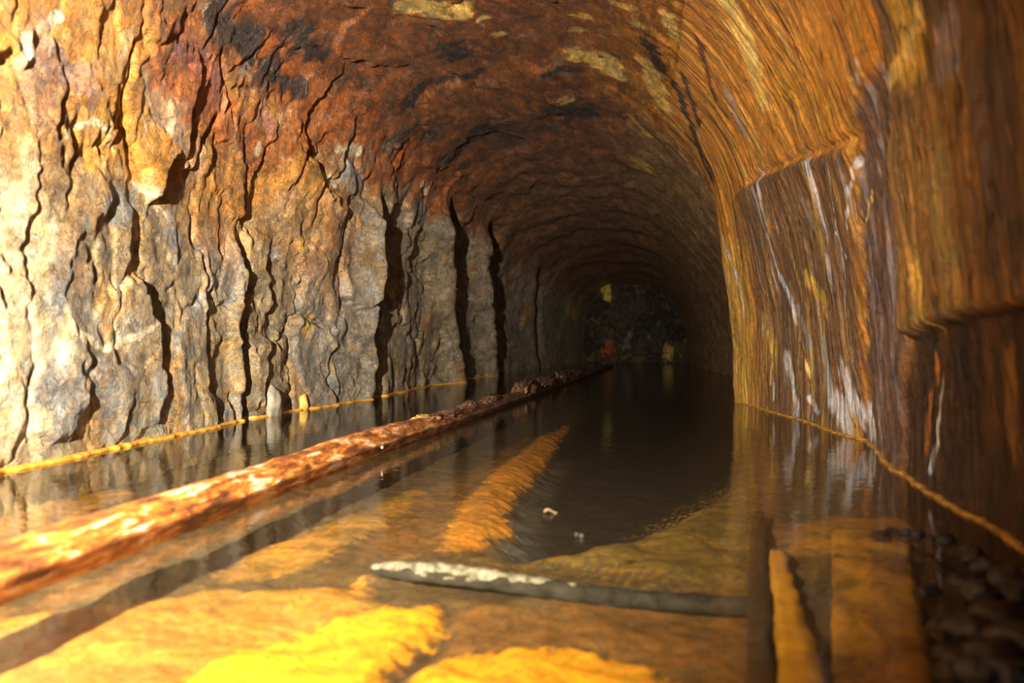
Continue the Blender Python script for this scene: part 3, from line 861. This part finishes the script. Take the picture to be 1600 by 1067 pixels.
# ------------------------------------------------------------------ long rusted pipe lying in the water
def tube(path, radii, seg=28, wob=0.0, seed=0, cap=True, fr=18.0):
    P = np.array([tuple(q) for q in path]); n = len(P)
    T = np.gradient(P, axis=0); T /= np.linalg.norm(T, axis=1, keepdims=True)
    side = np.cross(T, (0, 0, 1)); side /= np.linalg.norm(side, axis=1, keepdims=True)
    up = np.cross(side, T)
    L = np.concatenate([[0], np.cumsum(np.linalg.norm(np.diff(P, axis=0), axis=1))])
    a = np.linspace(0, 2 * math.pi, seg, endpoint=False)
    AA, LL = np.meshgrid(a, L)
    R = np.asarray(radii)[:, None] * (1 + wob * fbm(LL * fr, np.sin(AA) * 1.5 + np.cos(AA) * 0.7 + 7, seed, 4))
    Vt = P[:, None, :] + (np.cos(AA) * R)[..., None] * side[:, None, :] + (np.sin(AA) * R)[..., None] * up[:, None, :]
    ii = np.arange(n * seg).reshape(n, seg); jn = np.roll(ii, -1, 1)
    F = np.stack([ii[:-1], ii[1:], jn[1:], jn[:-1]], -1).reshape(-1, 4)
    Vt = Vt.reshape(-1, 3)
    if cap:
        Vt = np.concatenate([Vt, P[:1], P[-1:]])
        c0, c1 = n * seg, n * seg + 1
        caps = [[c0, ii[0, q], jn[0, q], c0] for q in range(seg)]
        me_f = [list(f) for f in F] + [[c0, int(ii[0, q]), int(jn[0, q])] for q in range(seg)] + [[c1, int(jn[-1, q]), int(ii[-1, q])] for q in range(seg)]
        me = bpy.data.meshes.new('tube')
        me.from_pydata([tuple(v) for v in Vt], [], [tuple(int(k) for k in f) for f in me_f])
        me.polygons.foreach_set('use_smooth', np.ones(len(me.polygons), bool))
        return me
    return np_mesh('tube', Vt, F)


PIPE_R = 0.040
p_near = cw(-0.755, 0.25); p_far = cw(1.70, 13.3)
dirv = (p_far - p_near); Lp = dirv.length; dirv.normalize()
lat = Vector((dirv.y, -dirv.x, 0))                       # towards the camera's side
stations = [0.0]
while stations[-1] < Lp:
    stations.append(stations[-1] + 0.012 + 0.004 * stations[-1])
stations[-1] = Lp
path, rad = [], []
for s_ in stations:
    b = p_near + dirv * s_ - lat * 0.036
    path.append((b.x, b.y, 0.016 + 0.010 * math.exp(-((s_ - 2.1) / 0.6) ** 2)))
    rad.append(PIPE_R * (0.97 + 0.08 * math.exp(-((s_ - 2.1) / 0.6) ** 2)) * (1.0 if s_ < Lp - 0.4 else 0.8))
M_pipe, nt, p = mat_base('rusted_iron')
L = nt.links.new
tc = nd(nt, 'ShaderNodeTexCoord')
mp = nd(nt, 'ShaderNodeMapping'); mp.inputs['Rotation'].default_value = (0, 0, math.atan2(dirv.x, dirv.y)); mp.inputs['Scale'].default_value = (45, 11, 45)
L(tc.outputs['Object'], mp.inputs[0])
n1 = nd(nt, 'ShaderNodeTexNoise', Scale=1.0, Detail=7.0, Roughness=0.65, Distortion=0.5); L(mp.outputs[0], n1.inputs['Vector'])
cr = nd(nt, 'ShaderNodeValToRGB')
E = cr.color_ramp.elements
E[0].position = 0.34; E[0].color = (0.05, 0.016, 0.006, 1)
E[1].position = 0.60; E[1].color = (0.58, 0.40, 0.29, 1)
for pos, c in ((0.44, (0.17, 0.05, 0.012, 1)), (0.52, (0.38, 0.12, 0.015, 1)), (0.56, (0.52, 0.21, 0.03, 1))):
    e = E.new(pos); e.color = c
L(n1.outputs['Fac'], cr.inputs[0])
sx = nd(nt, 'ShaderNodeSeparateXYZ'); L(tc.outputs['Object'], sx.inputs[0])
rg = nd(nt, 'ShaderNodeMapRange'); rg.inputs[1].default_value = 1.9; rg.inputs[2].default_value = 3.4      # far length darkens: dark scale, plus light falloff put into the colour
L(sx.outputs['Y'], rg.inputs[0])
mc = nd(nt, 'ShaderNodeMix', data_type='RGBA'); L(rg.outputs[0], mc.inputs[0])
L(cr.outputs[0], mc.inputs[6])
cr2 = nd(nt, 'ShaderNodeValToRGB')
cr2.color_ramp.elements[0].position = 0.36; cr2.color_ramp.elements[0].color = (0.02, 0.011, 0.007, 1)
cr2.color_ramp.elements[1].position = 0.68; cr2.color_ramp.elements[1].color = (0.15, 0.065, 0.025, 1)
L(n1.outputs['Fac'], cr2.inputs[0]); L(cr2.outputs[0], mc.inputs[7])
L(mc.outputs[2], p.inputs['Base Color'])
p.inputs['Roughness'].default_value = 0.45
n2 = nd(nt, 'ShaderNodeTexNoise', Scale=60.0, Detail=6.0, Roughness=0.7); L(tc.outputs['Object'], n2.inputs['Vector'])
b1 = nd(nt, 'ShaderNodeBump', Strength=0.6, Distance=0.02); L(n1.outputs['Fac'], b1.inputs['Height'])
b2 = nd(nt, 'ShaderNodeBump', Strength=0.5, Distance=0.006); L(n2.outputs['Fac'], b2.inputs['Height']); L(b1.outputs[0], b2.inputs['Normal'])
L(b2.outputs[0], p.inputs['Normal'])
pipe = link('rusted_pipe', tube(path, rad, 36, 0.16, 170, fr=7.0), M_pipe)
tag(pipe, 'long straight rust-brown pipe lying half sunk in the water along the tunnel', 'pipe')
# a lengthwise seam rib just above the water on the open side
rib = [(q[0] + lat.x * (r * 0.93), q[1] + lat.y * (r * 0.93), q[2] + 0.004) for q, r in zip(path, rad)]
o = link('seam', tube(rib, [0.008] * len(rib), 8, 0.4, 171), M_pipe, pipe); o['label'] = 'lengthwise seam'


def lump(name, loc, size, rz=0.0, seed=0, mat=None, parent=None, sub=3, amp=0.35, fr=1.3, flat=None):
    bm = bmesh.new()
    bmesh.ops.create_icosphere(bm, subdivisions=sub, radius=1.0)
    vs = np.array([v.co[:] for v in bm.verts])
    d = 1 + amp * fbm(vs[:, 0] * fr + seed * 3.1 + vs[:, 2] * 0.7, vs[:, 1] * fr + seed * 1.7 - vs[:, 2] * 0.9, 300 + seed, 3)
    # chop with a few planes for broken faces
    r_ = random.Random(seed)
    vs = vs * d[:, None]
    for _ in range(6):
        nrm = Vector((r_.gauss(0, 1), r_.gauss(0, 1), r_.gauss(0, 1))).normalized()
        off = r_.uniform(0.62, 0.9)
        h = vs @ np.array(nrm) - off
        vs = vs - np.where(h > 0, h, 0)[:, None] * np.array(nrm)[None, :] * 0.92
    if flat is not None:
        vs[:, 2] = np.maximum(vs[:, 2], flat)
    vs = vs * np.array(size)[None, :]
    for v, c in zip(bm.verts, vs):
        v.co = c
    me = bpy.data.meshes.new(name)
    bm.to_mesh(me); bm.free()
    me.polygons.foreach_set('use_smooth', np.ones(len(me.polygons), bool))
    o = link(name, me, mat, parent)
    o.location = loc
    o.rotation_euler = (0, 0, rz)
    return o


def pipe_at(px, py):
    q = on_plane(px, py, 0.06)
    s_ = (q - p_near).dot(dirv)
    b = p_near + dirv * s_ - lat * 0.036
    return b


M_flake = plain_material('dark_rust_scale', (0.045, 0.022, 0.012), (0.16, 0.07, 0.03), 45, 0.6, 0.8, 0.01, c3=(0.35, 0.22, 0.14))
M_flake_o = plain_material('ochre_scale', (0.25, 0.12, 0.03), (0.50, 0.28, 0.07), 40, 0.6, 0.8, 0.01)
for i, (px, py, ln, wd, ht, m) in enumerate([(622, 650, 0.10, 0.035, 0.016, M_flake_o), (655, 648, 0.10, 0.03, 0.012, M_flake), (700, 640, 0.16, 0.035, 0.015, M_flake),
                                             (735, 632, 0.18, 0.035, 0.02, M_flake), (765, 622, 0.16, 0.04, 0.022, M_flake), (800, 606, 0.30, 0.05, 0.045, M_flake),
                                             (822, 598, 0.40, 0.05, 0.05, M_flake), (845, 596, 0.45, 0.05, 0.045, M_flake), (868, 590, 0.6, 0.05, 0.05, M_flake),
                                             (890, 584, 0.8, 0.05, 0.05, M_flake), (560, 678, 0.08, 0.02, 0.008, M_flake)]):
    b = pipe_at(px, py)
    lump('rust_scale', (b.x, b.y, 0.016 + PIPE_R * 0.82), (wd * 0.9, ln * 1.35, ht * 1.15), -math.atan2(dirv.x, dirv.y), 20 + i, m, pipe, 4, 0.9, 4.0)
M_white = plain_material('white_lime', (0.6, 0.58, 0.52), (0.85, 0.82, 0.75), 60, 0.4, 0.3)
b = on_plane(597, 699, 0.035)
lump('lime_drop', (b.x, b.y, 0.035), (0.003, 0.003, 0.003), 0, 3, M_white, pipe, 2, 0.2)['label'] = 'small white lime drop'


# ------------------------------------------------------------------ things under the water
def beam(name, a, b, wid, thick, mat, seed=0, wobble=0.006, nseg=60, taper=1.0):
    """a rough board from a to b, its upper side at their height"""
    a, b = Vector(a), Vector(b)
    d = (b - a); Ln = d.length; d.normalize(); sd = Vector((d.y, -d.x, 0)).normalized()
    bm = bmesh.new(); rows = []
    prof = [(-1, -1), (-1, -0.15), (-0.85, 0), (-0.3, 0.03), (0.3, 0.03), (0.85, 0), (1, -0.15), (1, -1)]
    for i in range(nseg + 1):
        t = i / nseg
        c = a.lerp(b, t)
        wv = wid / 2 * (1 + (taper - 1) * t)
        row = []
        for q, (u_, v_) in enumerate(prof):
            nz1 = float(perlin(np.array([t * Ln * 14 + q * 5.3]), np.array([seed * 1.7 + q]), 400 + seed)[0])
            co = c + sd * (u_ * wv + nz1 * wobble) + Vector((0, 0, v_ * thick + nz1 * wobble * 0.6))
            row.append(bm.verts.new(co))
        rows.append(row)
    n = len(prof)
    for r0, r1 in zip(rows[:-1], rows[1:]):
        for q in range(n):
            bm.faces.new((r0[q], r0[(q + 1) % n], r1[(q + 1) % n], r1[q]))
    bm.faces.new(rows[0][::-1]); bm.faces.new(rows[-1])
    bmesh.ops.recalc_face_normals(bm, faces=bm.faces)
    me = bpy.data.meshes.new(name); bm.to_mesh(me); bm.free()
    me.polygons.foreach_set('use_smooth', np.ones(len(me.polygons), bool))
    return link(name, me, mat)


M_ochre_plank = plain_material('ochre_coated_wood', (0.62, 0.31, 0.012), (0.90, 0.48, 0.02), 12, 0.8, 0.3, 0.01)
M_ochre_dark = plain_material('stained_ochre_wood', (0.16, 0.08, 0.012), (0.78, 0.42, 0.025), 12, 0.8, 0.3, 0.01, stretch=(1, 0.6, 1))
M_darkwood = plain_material('black_sunken_wood', (0.03, 0.018, 0.01), (0.09, 0.05, 0.022), 14, 0.7, 0.4, 0.01)
M_polewood = plain_material('limy_pole', (0.018, 0.018, 0.018), (0.05, 0.05, 0.047), 22, 0.8, 0.6, 0.01, spec=0.1, c3=(0.08, 0.08, 0.075))
M_limy = plain_material('pale_lime_crust', (0.08, 0.08, 0.075), (0.40, 0.40, 0.36), 70, 0.7, 0.8, 0.01)

zt = -0.085
o = beam('sunken_beam', on_plane(1187, 1115, zt), on_plane(1184, 800, zt), 0.031, 0.05, M_darkwood, 1, 0.004)
tag(o, 'dark narrow beam under water beside the bright yellow plank', 'beam')
o = beam('sunken_plank', on_plane(1262, 1110, zt - 0.005), on_plane(1213, 858, zt - 0.005), 0.060, 0.04, M_ochre_plank, 2, 0.006, taper=0.45)
tag(o, 'narrow bright yellow plank under water next to the dark beam', 'plank')
o = beam('sunken_plank', on_plane(1384, 1110, zt - 0.01), on_plane(1358, 828, zt - 0.01), 0.108, 0.04, M_ochre_dark, 3, 0.004, taper=1.4)
tag(o, 'wide blotchy yellow and brown plank under water beside the stones', 'plank')

pa, pb = on_plane(580, 880, -0.085), on_plane(1180, 940, -0.09)
pts, rr = [], []
for i in range(90):
    t = i / 89
    c = pa.lerp(pb, t)
    pts.append((c.x, c.y, c.z - 0.012 + 0.004 * math.sin(t * 7)))
    rr.append(0.004 + 0.0115 * min(1, t * 8) ** 0.6)
pole = link('sunken_pole', tube(pts, rr, 16, 0.35, 180, fr=22.0), M_polewood)
tag(pole, 'slim dark pole with a pale crusted end lying under water across the floor', 'pole')
pts2 = [(q[0], q[1], q[2] + 0.005) for q in pts[:52]]
r2 = [r_ * (0.93 if i < 30 else 0.93 - 0.012 * (i - 30)) for i, r_ in enumerate(rr[:52])]
o = link('lime_crust', tube(pts2, r2, 16, 0.55, 181, fr=30.0), M_limy, pole)
o['label'] = 'pale grey lime crust'


# ------------------------------------------------------------------ wet stones at the foot of the right wall
M_stone = plain_material('wet_dark_stone', (0.010, 0.007, 0.005), (0.045, 0.030, 0.022), 30, 0.14, 0.7, 0.02, spec=0.7)
M_mud = plain_material('wet_dark_mud', (0.016, 0.010, 0.006), (0.06, 0.035, 0.018), 25, 0.25, 0.8, 0.02, spec=0.6)
bk = []
for v_ in range(40):
    for u_ in range(60):
        bk.append((u_ / 59, v_ / 39))
bk = np.array(bk)
# the bank follows the wall from the camera's side up to the corner of the block
y_b = 0.30 + bk[:, 0] * 1.02
xr_b = interp(y_b, RIGHT) - 0.005
wid_b = 0.33 - 0.25 * bk[:, 0] ** 1.4
x_b = xr_b - bk[:, 1] * wid_b
z_b = -0.16 + 0.17 * np.sin(np.clip((1 - bk[:, 1]) * 1.15, 0, 1) * math.pi / 2) * (1 - 0.45 * bk[:, 0]) + 0.022 * fbm(x_b * 22, y_b * 22, 190, 4) - 0.05 * (1 - bk[:, 1] > 0.86)
bi = np.arange(2400).reshape(40, 60)
BF = np.stack([bi[:-1, :-1], bi[1:, :-1], bi[1:, 1:], bi[:-1, 1:]], -1).reshape(-1, 4)
bank = link('rubble_bank', np_mesh('rubble_bank', np.stack([x_b, y_b, z_b], -1), BF), M_mud)
tag(bank, 'dark wet mud bank sloping into the water at the wall foot', 'bank')
r_ = random.Random(5)
spots = [(1378, 838, .012), (1395, 832, .014), (1412, 836, .013), (1432, 838, .015), (1452, 845, .014), (1478, 848, .018), (1500, 862, .016), (1520, 872, .02), (1545, 890, .02),
         (1572, 905, .022), (1590, 930, .025), (1535, 930, .025), (1500, 915, .022), (1470, 890, .018), (1452, 930, .015), (1560, 960, .025), (1520, 980, .024), (1480, 985, .018),
         (1590, 1000, .028), (1550, 1015, .022), (1500, 1030, .018), (1530, 1048, .02), (1565, 1050, .022), (1595, 1055, .02), (1485, 1052, .014), (1440, 870, .012)]
for i, (px, py, sz) in enumerate(spots):
    zc = -0.004 + (0.012 if px > 1500 else 0)
    q = on_plane(px, py, zc)
    o = lump('stone', (q.x, q.y, zc), (sz * r_.uniform(0.9, 1.4), sz * r_.uniform(0.8, 1.2), sz * r_.uniform(0.6, 0.9)), r_.uniform(0, 6), 50 + i, M_stone, None, 3, 0.4, 1.6)
    tag(o, 'small dark wet stone in the rubble on the mud bank', 'stone', 'wet stones on the mud bank')

# stones at the left waterline
M_ystone = plain_material('yellow_stone', (0.45, 0.25, 0.04), (0.70, 0.45, 0.10), 25, 0.5, 0.6, 0.01)
M_pstone = plain_material('pale_stone', (0.15, 0.125, 0.09), (0.32, 0.27, 0.19), 25, 0.5, 0.6, 0.01)


def at_left_water(px, py):
    q = on_plane(px, py, 0)
    i = int(np.argmin(np.abs(ys - q.y))); j = int(np.argmin(np.abs(S1)))
    return Vector((V[i, j, 0], ys[i], 0))


q = at_left_water(487, 640)
o = lump('stone', (q.x + 0.005, q.y, 0.03), (0.03, 0.05, 0.055), 0.3, 81, M_ystone, None, 3, 0.35, 1.4)
tag(o, 'yellow rounded stone at the waterline against the fractured grey wall', 'stone')
q = at_left_water(436, 650)
o = lump('stone', (q.x + 0.018, q.y, 0.045), (0.035, 0.06, 0.10), 0.1, 83, M_pstone, None, 3, 0.4, 1.3)
tag(o, 'pale pointed stone standing at the waterline against the fractured wall', 'stone')


# ------------------------------------------------------------------ leaves afloat
def leaf(px, py, ln, wd, rz, mat, label):
    q = on_plane(px, py, 0.002)
    bm = bmesh.new(); n = 9; rows = []
    for i in range(n):
        t = i / (n - 1)
        w_ = wd * math.sin(math.pi * (0.04 + 0.92 * t)) ** 0.8
        rows.append([bm.verts.new(((t - 0.5) * ln, s * w_ / 2, 0.003 * abs(s) + 0.003 * math.sin(t * 5))) for s in (-1, 0, 1)])
    for a, b in zip(rows[:-1], rows[1:]):
        for k in (0, 1):
            bm.faces.new((a[k], b[k], b[k + 1], a[k + 1]))
    r = bmesh.ops.solidify(bm, geom=bm.faces[:], thickness=0.0012)
    me = bpy.data.meshes.new('leaf'); bm.to_mesh(me); bm.free()
    o = link('floating_leaf', me, mat)
    o.location = q; o.rotation_euler = (0, 0, rz)
    tag(o, label, 'leaf')


M_leaf = plain_material('dry_leaf', (0.42, 0.28, 0.12), (0.60, 0.44, 0.22), 60, 0.5, 0.3)
M_leaf2 = plain_material('grey_leaf', (0.16, 0.13, 0.10), (0.26, 0.22, 0.18), 60, 0.5, 0.3)
leaf(860, 801, 0.024, 0.022, 0.25, M_leaf, 'small tan leaf floating on the dark water')
leaf(905, 838, 0.012, 0.016, 0.8, M_leaf2, 'tiny grey leaf floating on the dark water')
